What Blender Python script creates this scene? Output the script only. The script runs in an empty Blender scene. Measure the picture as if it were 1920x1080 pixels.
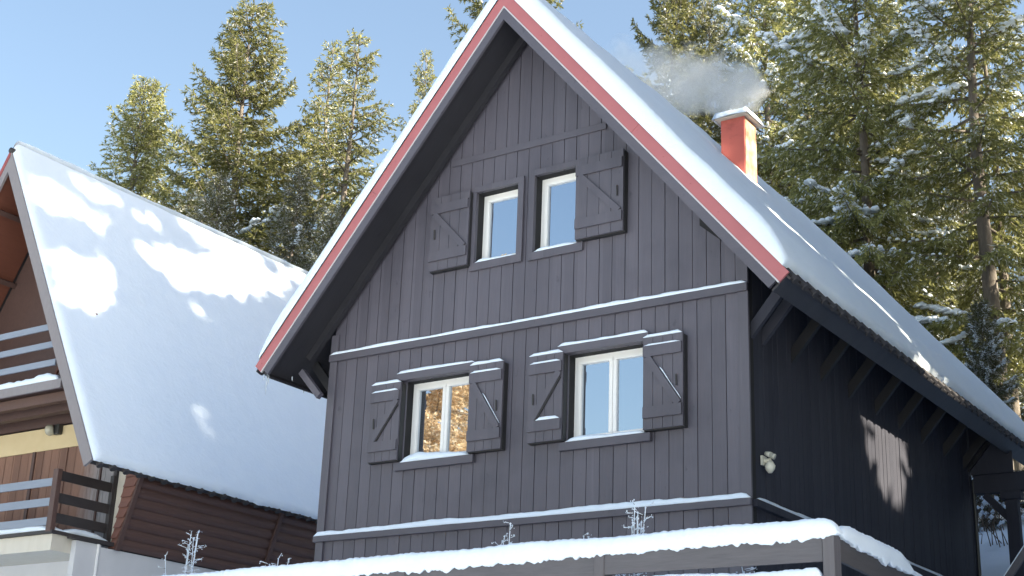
import bpy, math, random
import numpy as np
from mathutils import Vector, Matrix, noise as mnoise

S = bpy.context.scene
COL = S.collection
rad = math.radians

# ------------------------------------------------------------------ camera
yaw, pit, rol, FPX = -0.6074, 0.3397, 0.0378, 2738.64
CAM = Vector((14.63, -16.2703, -3.6448))
fwd = Vector((math.sin(yaw)*math.cos(pit), math.cos(yaw)*math.cos(pit), math.sin(pit)))
r0 = Vector((math.cos(yaw), -math.sin(yaw), 0)); u0 = r0.cross(fwd)
rt = r0*math.cos(rol) + u0*math.sin(rol); up = -r0*math.sin(rol) + u0*math.cos(rol)
cd = bpy.data.cameras.new('camera'); cam = bpy.data.objects.new('camera', cd); COL.objects.link(cam)
cam.matrix_world = Matrix(((rt.x, up.x, -fwd.x, CAM.x), (rt.y, up.y, -fwd.y, CAM.y), (rt.z, up.z, -fwd.z, CAM.z), (0, 0, 0, 1)))
cd.sensor_width = 36; cd.lens = FPX/1920*36; cd.clip_start = 0.1; cd.clip_end = 2000
S.camera = cam

# ------------------------------------------------------------------ light
EL, AZ = rad(30), rad(8)            # sun from +x, slightly behind the front wall
SUN = Vector((math.cos(AZ)*math.cos(EL), math.sin(AZ)*math.cos(EL), math.sin(EL)))
w = bpy.data.worlds.new('World'); S.world = w; w.use_nodes = True
nt = w.node_tree; bg = nt.nodes['Background']
sky = nt.nodes.new('ShaderNodeTexSky'); sky.sky_type = 'NISHITA'; sky.sun_disc = False
sky.sun_elevation = EL; sky.sun_rotation = math.pi/2 - AZ
sky.altitude = 900; sky.air_density = 1.5; sky.dust_density = 6.0; sky.ozone_density = 1.0
nt.links.new(sky.outputs[0], bg.inputs[0]); bg.inputs[1].default_value = 0.062
sl = bpy.data.lights.new('sun', 'SUN'); sl.energy = 4.8; sl.angle = rad(0.7); sl.color = (1.0, 0.88, 0.68)
so = bpy.data.objects.new('sun', sl); COL.objects.link(so)
so.rotation_euler = (-SUN).to_track_quat('-Z', 'Y').to_euler(); so.location = (30, 0, 40)
S.view_settings.view_transform = 'Standard'; S.view_settings.look = 'None'
S.view_settings.exposure = 2.2; S.view_settings.gamma = 1
S.cycles.use_denoising = True
S.cycles.volume_step_rate = 1.0; S.cycles.volume_max_steps = 128
S.cycles.max_bounces = 8; S.cycles.volume_bounces = 4; S.cycles.transparent_max_bounces = 8

# ------------------------------------------------------------------ helpers
class MB:
    """collects shapes, built as one mesh object"""
    def __init__(s): s.v = []; s.f = []; s.m = []
    def add(s, vs, fs, mi=0):
        o = len(s.v); s.v += [tuple(p) for p in vs]
        s.f += [tuple(i+o for i in f) for f in fs]; s.m += [mi]*len(fs); return s
    def hexa(s, p, mi=0):   # 8 corners: bottom ring 0-3, top ring 4-7
        return s.add(p, [(0,3,2,1),(4,5,6,7),(0,1,5,4),(1,2,6,5),(2,3,7,6),(3,0,4,7)], mi)
    def box(s, x0, x1, y0, y1, z0, z1, mi=0):
        return s.hexa([(x0,y0,z0),(x1,y0,z0),(x1,y1,z0),(x0,y1,z0),(x0,y0,z1),(x1,y0,z1),(x1,y1,z1),(x0,y1,z1)], mi)
    def beam(s, a, b, wd, n, th, mi=0):   # bar from a to b: width along (dir x n), thickness along n (centred)
        a = Vector(a); b = Vector(b); n = Vector(n).normalized(); d = (b-a).normalized()
        sd = d.cross(n).normalized()*wd*0.5; n = n*th*0.5
        return s.hexa([a-sd-n, b-sd-n, b+sd-n, a+sd-n, a-sd+n, b-sd+n, b+sd+n, a+sd+n], mi)
    def prism(s, poly, vec, mi=0):        # poly (3d ring) extruded by vec
        n = len(poly); vec = Vector(vec); p = [Vector(q) for q in poly]
        return s.add(p + [q+vec for q in p], [tuple(range(n))[::-1], tuple(range(n, 2*n))] + [(i, (i+1) % n, n+(i+1) % n, n+i) for i in range(n)], mi)
    def tube(s, pts, rs, k=8, mi=0):
        pts = [Vector(p) for p in pts]; vs = []; fs = []; prev = None
        for i, p in enumerate(pts):
            d = (pts[min(i+1, len(pts)-1)] - pts[max(i-1, 0)]).normalized()
            a = d.orthogonal().normalized() if prev is None else (prev - d*prev.dot(d)).normalized()
            prev = a; b = d.cross(a)
            vs += [p + (a*math.cos(2*math.pi*j/k) + b*math.sin(2*math.pi*j/k))*rs[i] for j in range(k)]
        for i in range(len(pts)-1):
            fs += [(i*k+j, i*k+(j+1) % k, (i+1)*k+(j+1) % k, (i+1)*k+j) for j in range(k)]
        fs += [tuple(range(k))[::-1], tuple(range((len(pts)-1)*k, len(pts)*k))]
        return s.add(vs, fs, mi)
    def build(s, name, mats, parent=None, smooth=False, bevel=0):
        me = bpy.data.meshes.new(name); me.from_pydata(s.v, [], s.f); me.update()
        for m in (mats if isinstance(mats, (list, tuple)) else [mats]): me.materials.append(m)
        me.polygons.foreach_set('material_index', s.m)
        if smooth: me.polygons.foreach_set('use_smooth', [True]*len(me.polygons))
        o = bpy.data.objects.new(name, me); COL.objects.link(o)
        if parent is not None: attach(o, parent)
        if bevel:
            b = o.modifiers.new('bevel', 'BEVEL'); b.width = bevel; b.segments = 2; b.limit_method = 'ANGLE'
        return o
WORLD = {}
def attach(o, parent):                    # mesh coordinates are world coordinates
    o.parent = parent
    base = WORLD.get(parent.name, Vector((0, 0, 0)))
    o.location = -base
    WORLD[o.name] = Vector((0, 0, 0))
def thing(name, loc, label, cat, group=None):
    o = bpy.data.objects.new(name, None); COL.objects.link(o); o.location = loc; o.empty_display_size = .3
    WORLD[o.name] = Vector(loc); tag(o, label, cat, group); return o
def tag(o, label, cat, group=None):
    o['label'] = label; o['category'] = cat
    if group: o['group'] = group
def npmesh(name, V, Fq, mats, mi=None, smooth=False):
    """quads (n,4) numpy -> mesh"""
    me = bpy.data.meshes.new(name); n = len(Fq); k = Fq.shape[1]
    me.vertices.add(len(V)); me.vertices.foreach_set('co', np.asarray(V, np.float32).ravel())
    me.loops.add(n*k); me.loops.foreach_set('vertex_index', np.asarray(Fq, np.int32).ravel())
    me.polygons.add(n); me.polygons.foreach_set('loop_start', np.arange(0, n*k, k, dtype=np.int32))
    for m in mats: me.materials.append(m)
    if mi is not None: me.polygons.foreach_set('material_index', np.asarray(mi, np.int32))
    if smooth: me.polygons.foreach_set('use_smooth', np.ones(n, bool))
    me.update(calc_edges=True); me.validate(); return me

# ------------------------------------------------------------------ materials
class NG:
    def __init__(s, name):
        s.m = bpy.data.materials.new(name); s.m.use_nodes = True; s.t = s.m.node_tree
        s.b = s.t.nodes['Principled BSDF']; s.out = s.t.nodes['Material Output']
    def n(s, typ, **kw):
        x = s.t.nodes.new(typ)
        for k, v in kw.items(): setattr(x, k, v)
        return x
    def l(s, a, b): s.t.links.new(a, b)
    def math(s, op, a, b=None, c=None, clamp=False):
        x = s.n('ShaderNodeMath', operation=op); x.use_clamp = clamp
        for i, q in enumerate((a, b, c)):
            if q is None: continue
            if isinstance(q, (int, float)): x.inputs[i].default_value = q
            else: s.l(q, x.inputs[i])
        return x.outputs[0]
    def coord(s): return s.n('ShaderNodeTexCoord').outputs['Object']
    def noise(s, vec, scale, detail=4, rough=.55, sc=None, out=0):
        if sc:
            mp = s.n('ShaderNodeMapping'); mp.inputs['Scale'].default_value = sc; s.l(vec, mp.inputs[0]); vec = mp.outputs[0]
        x = s.n('ShaderNodeTexNoise'); x.inputs['Scale'].default_value = scale; x.inputs['Detail'].default_value = detail; x.inputs['Roughness'].default_value = rough
        s.l(vec, x.inputs['Vector']); return x.outputs[out]
    def ramp(s, fac, stops):
        x = s.n('ShaderNodeValToRGB'); s.l(fac, x.inputs[0]); e = x.color_ramp.elements
        while len(e) < len(stops): e.new(.5)
        for i, (p, c) in enumerate(stops): e[i].position = p; e[i].color = (*c, 1) if len(c) == 3 else c
        return x.outputs[0]
    def mix(s, fac, a, b, bt='MIX'):
        x = s.n('ShaderNodeMix', data_type='RGBA', blend_type=bt)
        for sock, q in ((x.inputs[0], fac), (x.inputs[6], a), (x.inputs[7], b)):
            if isinstance(q, (int, float)): sock.default_value = q
            elif isinstance(q, tuple): sock.default_value = (*q, 1)
            else: s.l(q, sock)
        return x.outputs[2]
    def bump(s, h, strength, dist=.01):
        x = s.n('ShaderNodeBump'); x.inputs['Strength'].default_value = strength; x.inputs['Distance'].default_value = dist
        s.l(h, x.inputs['Height']); s.l(x.outputs[0], s.b.inputs['Normal'])
    def set(s, col=None, rough=None, **kw):
        if col is not None:
            if isinstance(col, tuple): s.b.inputs['Base Color'].default_value = (*col, 1)
            else: s.l(col, s.b.inputs['Base Color'])
        if rough is not None:
            if isinstance(rough, (int, float)): s.b.inputs['Roughness'].default_value = rough
            else: s.l(rough, s.b.inputs['Roughness'])
        for k, v in kw.items(): s.b.inputs[k].default_value = v
        return s.m

def painted_wood(name, c0, c1, axis, pitch, phase, rough=.5, stretch=None, var=.35):
    g = NG(name); co = g.coord(); sp = g.n('ShaderNodeSeparateXYZ'); g.l(co, sp.inputs[0])
    idx = g.math('FLOOR', g.math('DIVIDE', g.math('SUBTRACT', sp.outputs['XYZ'.index(axis)], phase), pitch))
    wn = g.n('ShaderNodeTexWhiteNoise', noise_dimensions='1D'); g.l(idx, wn.inputs['W'])
    sc = stretch or {'X': (14, 14, 1.0), 'Y': (14, 14, 1.0), 'Z': (1.0, 14, 14)}[axis]
    off = g.n('ShaderNodeVectorMath', operation='ADD'); g.l(co, off.inputs[0]); g.l(wn.outputs['Color'], off.inputs[1])
    grain = g.noise(off.outputs[0], 3.0, 5, .6, sc)
    big = g.noise(co, .9, 3, .5)
    spots = g.noise(off.outputs[0], 5.0, 3, .6, (1.6, 1.6, .8))
    f = g.math('ADD', g.math('MULTIPLY', wn.outputs['Value'], var), g.math('MULTIPLY', grain, .55))
    f = g.math('ADD', f, g.math('MULTIPLY', big, .35), clamp=True)
    col = g.mix(f, c0, c1)
    knots = g.ramp(spots, [(.66, (1, 1, 1)), (.76, (.68, .68, .70))])
    col = g.mix(1.0, col, knots, 'MULTIPLY')
    streak = g.noise(off.outputs[0], 1.0, 4, .7, tuple(9 if q > 2 else .35 for q in sc))
    patch = g.noise(co, .55, 4, .65)
    wet = g.math('MULTIPLY', g.math('SUBTRACT', patch, .52), g.math('MULTIPLY', streak, 7.0), clamp=True)
    col = g.mix(g.math('MULTIPLY', wet, .75), col, (.55, .55, .58), 'MULTIPLY')
    dry = g.ramp(streak, [(.60, (1, 1, 1)), (.78, (1.22, 1.2, 1.18))])
    col = g.mix(1.0, col, dry, 'MULTIPLY')
    g.bump(grain, .35, .006)
    return g.set(col, g.math('ADD', g.math('MULTIPLY', grain, .2), rough-.1))

M = {}
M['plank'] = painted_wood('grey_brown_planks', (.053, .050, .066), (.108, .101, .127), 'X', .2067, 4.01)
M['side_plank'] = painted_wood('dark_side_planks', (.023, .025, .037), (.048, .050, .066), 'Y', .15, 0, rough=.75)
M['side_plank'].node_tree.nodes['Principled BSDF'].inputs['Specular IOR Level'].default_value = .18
M['trim'] = painted_wood('grey_brown_trim', (.060, .057, .073), (.099, .093, .116), 'Z', .6, 0)
M['trim_v'] = painted_wood('grey_brown_boards', (.060, .057, .073), (.100, .094, .117), 'X', .19, .07)
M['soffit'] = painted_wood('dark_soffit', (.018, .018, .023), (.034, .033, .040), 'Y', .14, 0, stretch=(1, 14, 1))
M['strut'] = NG('eave_shade_timber').set((.011, .011, .014), .6)  # darker copy for the struts, shade under the eave put into the colour
M['dark'] = NG('dark_gap_shade').set((.012, .012, .014), .8)
g = NG('red_metal_trim'); n_ = g.noise(g.coord(), 3, 4); M['red'] = g.set(g.mix(n_, (.33, .105, .112), (.40, .135, .142)), .42)
g = NG('drip_edge'); M['drip'] = g.set((.55, .53, .53), .35, Metallic=.3)
g = NG('snow'); co = g.coord()
h1 = g.noise(co, 3.0, 5, .6); h2 = g.noise(co, 45, 3, .6)
h3 = g.noise(co, 12, 4, .65); g.bump(g.math('ADD', g.math('ADD', h1, g.math('MULTIPLY', h3, .4)), g.math('MULTIPLY', h2, .18)), .30, .05)
M['snow'] = g.set(g.mix(h1, (.67, .76, .87), (.74, .82, .91)), .65)
M['snow'].node_tree.nodes['Principled BSDF'].inputs['Subsurface Weight'].default_value = .15
M['snow'].node_tree.nodes['Principled BSDF'].inputs['Subsurface Radius'].default_value = (.03, .035, .045)
g = NG('roof_tile'); n_ = g.noise(g.coord(), 9, 4); M['tile'] = g.set(g.mix(n_, (.020, .020, .024), (.045, .040, .042)), .7)
g = NG('white_window_frame'); M['white'] = g.set((.78, .78, .77), .35)
# reflecting glazing: a coated pane over a dark room
g = NG('window_glass'); gl = g.n('ShaderNodeBsdfGlossy'); gl.inputs['Roughness'].default_value = .012; gl.inputs['Color'].default_value = (.82, .90, 1.0, 1)
g.set((.012, .014, .02), .1); mx = g.n('ShaderNodeMixShader'); mx.inputs[0].default_value = .60
nb = g.n('ShaderNodeBump'); nb.inputs['Strength'].default_value = .012; nb.inputs['Distance'].default_value = .02
g.l(g.noise(g.coord(), 2.2, 2), nb.inputs['Height']); g.l(nb.outputs[0], gl.inputs['Normal'])
g.l(g.b.outputs[0], mx.inputs[1]); g.l(gl.outputs[0], mx.inputs[2]); g.l(mx.outputs[0], g.out.inputs[0]); M['glass'] = g.m
g = NG('chimney_red'); co = g.coord(); n_ = g.noise(co, 2.2, 5, .6); n2 = g.noise(co, 30, 3)
g.bump(n2, .25, .01); soot = g.ramp(g.noise(co, 1.4, 5, .7), [(.50, (1, 1, 1)), (.72, (.55, .52, .52))]); M['chim'] = g.set(g.mix(1.0, g.mix(n_, (.50, .105, .080), (.62, .160, .120)), soot, 'MULTIPLY'), .8)
g = NG('sun_glare_plaster'); co = g.coord(); n_ = g.noise(co, 2.6, 4, .6)  # sun glare on the chimney side put into the plaster colour
M['frost'] = g.set(g.ramp(n_, [(.36, (.32, .09, .055)), (.52, (.42, .27, .17)), (.72, (.55, .50, .42))]), .8)  # 'frost' key holds the painted sun glare of the chimney side
g = NG('iron_and_shade'); M['iron_and_shade'] = g.set((.02, .02, .022), .5)  # handles, and the painted shade strips on the shutters
g = NG('lamp_plastic'); M['lampw'] = g.set((.62, .60, .50), .45)
g = NG('lamp_black'); M['lampb'] = g.set((.03, .03, .03), .4)
g = NG('lamp_lens'); M['lens'] = g.set((.45, .44, .36), .15)
# left house
def wood_n(name, c0, c1, sc, rough=.6):
    g = NG(name); co = g.coord(); a = g.noise(co, 3, 6, .65, sc); b = g.noise(co, 1.3, 3)
    f = g.math('ADD', g.math('MULTIPLY', a, .75), g.math('MULTIPLY', b, .3), clamp=True)
    g.bump(a, .4, .008); return g.set(g.mix(f, c0, c1), rough)
M['log'] = wood_n('log_siding', (.058, .030, .024), (.125, .066, .052), (14, .8, 14), .55)
M['log_front'] = wood_n('lit_log_siding', (.15, .065, .05), (.25, .12, .09), (1, 14, 14))  # lighter log siding, light on the front return put into the colour
M['bark_board'] = wood_n('brown_board', (.055, .030, .026), (.11, .062, .052), (6, 6, 6))
M['greyboard'] = wood_n('grey_rake_board', (.17, .155, .165), (.25, .23, .24), (6, 12, 2))
M['redboard'] = wood_n('red_board', (.22, .05, .05), (.30, .07, .07), (6, 6, 6))
M['rail_blue'] = wood_n('blue_grey_rail', (.17, .20, .255), (.25, .285, .35), (1, 12, 12), .45)
M['rail_dark'] = wood_n('dark_rail', (.020, .018, .020), (.05, .042, .042), (12, 1, 12))
M['soffit_red'] = wood_n('rust_soffit', (.095, .032, .020), (.17, .058, .034), (10, 1, 10))
M['plank_brown'] = None
g = NG('weathered_brown_planks'); co = g.coord(); sp = g.n('ShaderNodeSeparateXYZ'); g.l(co, sp.inputs[0])
wn = g.n('ShaderNodeTexWhiteNoise', noise_dimensions='1D'); g.l(g.math('FLOOR', g.math('DIVIDE', sp.outputs[0], .23)), wn.inputs['W'])
gr = g.noise(co, 2.5, 6, .65, (12, 12, 1.2))
brown = g.mix(g.math('ADD', g.math('MULTIPLY', wn.outputs[0], .6), g.math('MULTIPLY', gr, .45), clamp=True), (.095, .045, .033), (.30, .165, .115))
grey = g.mix(gr, (.16, .155, .165), (.42, .40, .41))
fx = g.math('MULTIPLY', g.math('ADD', sp.outputs[0], g.math('MULTIPLY', gr, .5)), 1.6); fx = g.math('ADD', fx, 1.6*6.95, clamp=True)
g.bump(gr, .4, .01); M['plank_brown'] = g.set(g.mix(fx, brown, grey), .7)
g = NG('yellow_plaster'); n_ = g.noise(g.coord(), 3, 5); M['yellow'] = g.set(g.mix(n_, (.58, .46, .26), (.70, .58, .37)), .85)
g = NG('pale_plaster'); co = g.coord(); n_ = g.noise(co, 1.6, 5, .6, (1, 1, .4)); g.bump(g.noise(co, 60, 3), .2, .005)
M['plaster'] = g.set(g.mix(n_, (.50, .51, .53), (.66, .66, .67)), .85)
g = NG('cream_board'); n_ = g.noise(g.coord(), 4, 5, .6, (2, 2, .6)); M['cream'] = g.set(g.mix(n_, (.52, .48, .40), (.66, .62, .54)), .7)
# fence timber
M['fence'] = wood_n('fence_board', (.045, .043, .050), (.135, .128, .142), (1.0, 10, 10), .65)
M['fence_side'] = wood_n('fence_side_board', (.040, .038, .042), (.09, .082, .086), (10, 1.0, 10), .65)
M['fence_post'] = wood_n('fence_post_timber', (.062, .058, .066), (.13, .122, .134), (10, 10, 1), .65)
M['stem'] = NG('dry_stem').set((.10, .075, .055), .8)
# trees
def foliage(name, dark, light, frost, frost_amt, trans=.25):
    g = NG(name); geo = g.n('ShaderNodeNewGeometry'); r = geo.outputs['Random Per Island']
    oi = g.n('ShaderNodeObjectInfo')
    col = g.mix(r, dark, light)
    pn = g.noise(g.coord(), .55, 3)
    col = g.mix(g.math('MULTIPLY', g.math('SUBTRACT', pn, .35), 1.1, clamp=True), col, tuple(.8*q for q in dark))
    r2 = g.n('ShaderNodeTexWhiteNoise', noise_dimensions='1D'); g.l(r, r2.inputs['W'])
    fr = g.math('LESS_THAN', r2.outputs['Value'], frost_amt)
    col = g.mix(fr, col, frost)
    hs = g.n('ShaderNodeHueSaturation'); g.l(col, hs.inputs['Color'])
    g.l(g.math('ADD', g.math('MULTIPLY', oi.outputs['Random'], .5), .78), hs.inputs['Value'])
    d = g.n('ShaderNodeBsdfDiffuse'); t = g.n('ShaderNodeBsdfTranslucent'); g.l(hs.outputs[0], d.inputs[0]); g.l(hs.outputs[0], t.inputs[0])
    mx = g.n('ShaderNodeMixShader'); mx.inputs[0].default_value = trans
    g.l(d.outputs[0], mx.inputs[1]); g.l(t.outputs[0], mx.inputs[2]); g.l(mx.outputs[0], g.out.inputs[0]); return g.m
M['needle'] = foliage('spruce_needles', (.118, .128, .055), (.335, .338, .142), (.52, .53, .50), .09, .38)
M['needle_dark'] = foliage('dark_spruce_needles', (.085, .093, .058), (.200, .203, .118), (.45, .47, .48), .20, .35)
M['gold'] = foliage('sun_gold_leaves', (.58, .44, .27), (.72, .56, .37), (.78, .70, .56), .25, .5)  # warm sunlight of the reflected trees put into the leaf colour
g = NG('spruce_bark'); co = g.coord(); n_ = g.noise(co, 3, 6, .7, (5, 5, 1.3)); g.bump(n_, .8, .04)
M['bark'] = g.set(g.mix(n_, (.060, .050, .042), (.20, .175, .150)), .9)

# ------------------------------------------------------------------ terrain
GY = [(-300,-6.5),(-40,-5.3),(-9,-5.3),(-6,-3.0),(-1,-2.7),(6,-1.5),(9,-.3),(11,.8),(14,1.9),(20,3.6),(30,6.8),(60,14),(100,18),(400,20),(2000,20)]
def gz(x, y):
    z = float(np.interp(y, [a for a, b in GY], [b for a, b in GY]))
    return z + .25*mnoise.noise(Vector((x*.13, y*.13, 0))) + (.08*mnoise.noise(Vector((x*.7, y*.7, 3))))
def axis_vals(a, b, fine0, fine1, df, dc):
    v = [fine0]; 
    while v[-1] < fine1: v.append(v[-1]+df)
    st = dc
    while v[-1] < b: v.append(v[-1]+st); st *= 1.4
    st = dc; lo = [fine0]
    while lo[-1] > a: lo.append(lo[-1]-st); st *= 1.4
    return lo[::-1][:-1] + v
xs = axis_vals(-900, 900, -45, 30, .8, 2); ys = axis_vals(-600, 1500, -22, 45, .8, 2)
V = [(x, y, gz(x, y)) for y in ys for x in xs]; nx = len(xs)
F = np.array([(j*nx+i, j*nx+i+1, (j+1)*nx+i+1, (j+1)*nx+i) for j in range(len(ys)-1) for i in range(nx-1)])
gr_ = bpy.data.objects.new('ground', npmesh('ground', V, F, [M['snow']], smooth=True)); COL.objects.link(gr_); gr_['kind'] = 'structure'

# ------------------------------------------------------------------ snow shapes
def nz(*a): return mnoise.noise(Vector(a))
def snow_bar(mb, p0, p1, wid, h, out=(0, -1, 0), seed=0, n=None, lump=.25, drape=0, taper=.12):
    """snow lying on a ledge from p0 to p1 (points on the middle of the ledge top); may hang over the front by drape"""
    p0 = Vector(p0); p1 = Vector(p1); L = (p1-p0).length; n = n or max(6, int(L/.06)); out = Vector(out)
    ring = []
    for i in range(n+1):
        t = i/n; c = p0.lerp(p1, t); e = min(1, min(t, 1-t)*L/taper); e = math.sqrt(max(.02, 1-(1-e)**2))
        hh = h*e*(1+lump*1.6*nz(t*L*1.1, seed, 1.3) + lump*.7*nz(t*L*5, seed, 7.1) + .07*nz(t*L*23, seed, 3.7))
        w2 = wid*.5*(.9+.15*nz(t*L*3, seed, 4)); d = 0
        if drape:
            jag = abs(nz(t*L*5.5, seed, 2.2))*1.0 + .7*abs(nz(t*L*15, seed, 9.2)) + .35*nz(t*L*1.1, seed, 5)
            d = max(.004, drape*(.25+jag))*e
        pr = [(-w2, .0), (-w2*1.0, hh*.35), (-w2*.85, hh*.72), (-w2*.45, hh*.95), (0, hh), (w2*.45, hh*.97), (w2*.82, hh*.78), (w2*1.02, hh*.42), (w2*1.05, 0.0)]
        if drape: pr = pr[:-1] + [(w2*1.06, .0), (w2*1.0, -d*.6), (w2*.93, -d), (w2*.80, -d)]
        ring.append([c + out*a + Vector((0, 0, b)) for a, b in pr])
    k = len(ring[0]); vs = [p for r in ring for p in r]
    fs = [(i*k+j, (i+1)*k+j, (i+1)*k+(j+1) % k, i*k+(j+1) % k) for i in range(n) for j in range(k)]
    fs += [tuple(range(k)), tuple(range(n*k, n*k+k))[::-1]]
    mb.add(vs, fs)
def roof_snow(name, parent, xr, zr, y0, y1, run, slope, side, T, seed, label=None, jag=.05):
    th = math.atan(slope); L = run/math.cos(th); d = Vector((side*math.cos(th), 0, -math.sin(th))); N = Vector((side*math.sin(th), 0, math.cos(th)))
    R = .15 if T < .2 else .085
    A = [0, .1, .25, .45] + list(np.arange(.7, L-.35, .22)) + [L-.3, L-.2, L-.12, L-.06, L-.025, L-.006, L]
    E = [0, .006, .025, .06, .11, .17, .26]
    Ys = [y0+e for e in E] + list(np.arange(y0+.36, y1-.3, .05)) + [y1-e for e in E[::-1]]
    pf = lambda e: math.sqrt(max(0, 1-(1-min(max(e, 0)/R, 1))**2))
    pe = pf if T < .2 else (lambda e: min(1, .35*pf(e)+.65*math.sin(min(1, max(e, 0)/.75)*math.pi/2)))
    vs = []
    for y in Ys:
        jg = jag*(nz(y*1.3, seed, .3) + .5*nz(y*4.5, seed, 2) + .5*nz(y*9, seed, 5))
        for a in A:
            aa = a + jg*max(0, 1-(L-a)/.10)
            t = T*(1+.10*nz(aa*.5, y*.45, seed) + .07*nz(aa*2.2, y*2.2, seed+3))*pe(L-a)*pf(min(y-y0, y1-y))
            nn = N if a >= .45 else N.lerp(Vector((0, 0, 1/math.cos(th))), (1-a/.45)**1.5)
            p = Vector((xr, y, zr)) + d*aa + nn*t + N*.004; vs.append(p)
    k = len(A); fs = []
    for j in range(len(Ys)-1):
        for i in range(k-1):
            q = (j*k+i, j*k+i+1, (j+1)*k+i+1, (j+1)*k+i); fs.append(q if side > 0 else q[::-1])
    mb = MB(); mb.add(vs, fs); return mb.build(name, M['snow'], parent, smooth=True)

# ------------------------------------------------------------------ main house
W, D, OV, XR = 7.0, 9.0, .7445, 3.5
SL = 1.19; TH = math.atan(SL); ZA = 7.545; Y1 = 10.3
house = thing('wooden_house', (3.5, 4.5, -2.7), 'large dark grey timber house with red roof trim, open shutters and smoking red chimney', 'house')
def ztop(u): return ZA-.06-SL*abs(u-XR)
def clad(mb, u0, u1, z0, zt, holes, pitch, phase, gap, thick, fn, seed=1, jit=.003, depth0=0):
    rnd = random.Random(seed)
    k = math.floor((u0-phase)/pitch); seams = []
    while phase+k*pitch < u1:
        a = max(u0, phase+k*pitch); b = min(u1, phase+(k+1)*pitch)
        if b-a > .02: seams.append((a, b))
        k += 1
    for a, b in seams:
        dj = rnd.uniform(-jit, jit); a2, b2 = a+gap/2, b-gap/2
        cuts = sorted({a2, b2} | {q for h in holes for q in (h[0], h[1]) if a2 < q < b2} | ({XR} if a2 < XR < b2 else set()))
        for c0, c1 in zip(cuts[:-1], cuts[1:]):
            mid = (c0+c1)/2; segs = [(z0, None)]
            for h in sorted(holes, key=lambda q: q[2]):
                if h[0] < mid < h[1]:
                    lo = segs.pop()[0]; segs += [(lo, h[2]), (h[3], None)]
            for lo, hi in segs:
                ta, tb = (zt(c0), zt(c1)) if hi is None else (min(hi, zt(c0)), min(hi, zt(c1)))
                if max(ta, tb) <= lo+.01: continue
                ta = max(ta, lo+.002); tb = max(tb, lo+.002)
                o, i = depth0+dj, depth0-thick
                mb.hexa([fn(c0, o, lo), fn(c1, o, lo), fn(c1, i, lo), fn(c0, i, lo), fn(c0, o, ta), fn(c1, o, tb), fn(c1, i, tb), fn(c0, i, ta)])
front = lambda u, d, z: (u, -d, z)
right = lambda u, d, z: (W+d, u, z)
left_ = lambda u, d, z: (-d, u, z)
# openings x0,x1,z0,z1
HOLES = [(1.50, 2.73, .97, 2.19), (4.32, 5.55, .98, 2.21), (2.64, 3.39, 3.85, 4.98), (3.68, 4.42, 3.83, 5.03)]
mb = MB()
clad(mb, 0.005, W-.005, -2.7, lambda u: -.02, [], .2067, 4.01, .010, .022, front, 3)
clad(mb, 0.005, W-.005, -.02, lambda u: 2.74, HOLES[:2], .2067, 4.01, .010, .022, front, 4)
clad(mb, 0.005, W-.005, 2.74, ztop, HOLES[2:], .2067, 2.09, .010, .022, front, 5)
wall = mb.build('gable_wall', M['plank'], house)
mb = MB(); clad(mb, 0.0, W, -2.7, lambda u: ztop(u)-.01, HOLES, 1.0, 0, 0, .2, front, 1, 0, -.024)
mb.build('wall_core', M['dark'], wall)
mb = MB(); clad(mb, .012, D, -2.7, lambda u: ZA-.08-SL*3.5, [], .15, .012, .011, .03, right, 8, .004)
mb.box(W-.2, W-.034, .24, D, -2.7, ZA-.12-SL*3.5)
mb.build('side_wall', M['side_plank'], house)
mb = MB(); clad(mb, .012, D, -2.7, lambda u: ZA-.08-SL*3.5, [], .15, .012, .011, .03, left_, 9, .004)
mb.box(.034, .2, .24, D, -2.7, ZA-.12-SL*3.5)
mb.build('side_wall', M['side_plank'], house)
mb = MB(); clad(mb, .2, W-.2, -2.7, ztop, [], .2067, 0, .0, .2, lambda u, d, z: (u, D+d-.05, z), 2, 0); mb.build('rear_wall', M['side_plank'], house)
# corner boards
for x0, x1 in ((-.028, .115), (W-.115, W+.028)):
    for z0, z1 in ((-2.7, -.092), (.004, 2.688), (2.806, 3.12)):
        if z0 > 2 : z1 = min(z1, ztop(x0 if x0 < 3 else x1)-.0)
        MB().box(x0, x1, -.03, .01 if x0 > 3 else .01, z0, z1).build('corner_board', M['trim_v'], house)
# horizontal trim with snow
def ledge(name, x0, x1, z0, z1, dep, snow_h, seed, parent=house, mat='trim', tap=.12):
    o = MB().box(x0, x1, -dep, -.006, z0, z1).build(name, M[mat], parent, bevel=.004)
    if snow_h:
        s = MB(); snow_bar(s, (x0+.01, -dep*.52, z1-.003), (x1-.01, -dep*.52, z1-.003), dep*1.0, snow_h, seed=seed, taper=tap, lump=.3)
        s.build('snow_strip', M['snow'], o, smooth=True)
    return o
ledge('trim_board', -.06, W+.03, -.09, 0, .065, .075, 11)
ledge('trim_board', -.03, W+.028, 2.69, 2.80, .06, .05, 12)
ledge('trim_board', 2.13, 4.87, 5.51, 5.615, .03, 0, 13)
o = MB().box(W+.002, W+.065, .06, D, -.09, 0).build('trim_board', M['side_plank'], house)
s = MB(); snow_bar(s, (W+.034, .1, -.003), (W+.034, D, -.003), .062, .05, out=(1, 0, 0), seed=21, n=120); s.build('snow_strip', M['snow'], o, smooth=True)
# small dark panel painting the shaded gap under the right roof board
MB().prism([(6.34, -.014, 3.86), (6.34, -.014, 3.73), (6.66, -.014, 3.45)], (0, .02, 0)).build('gap_shade_panel', M['dark'], house)

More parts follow.
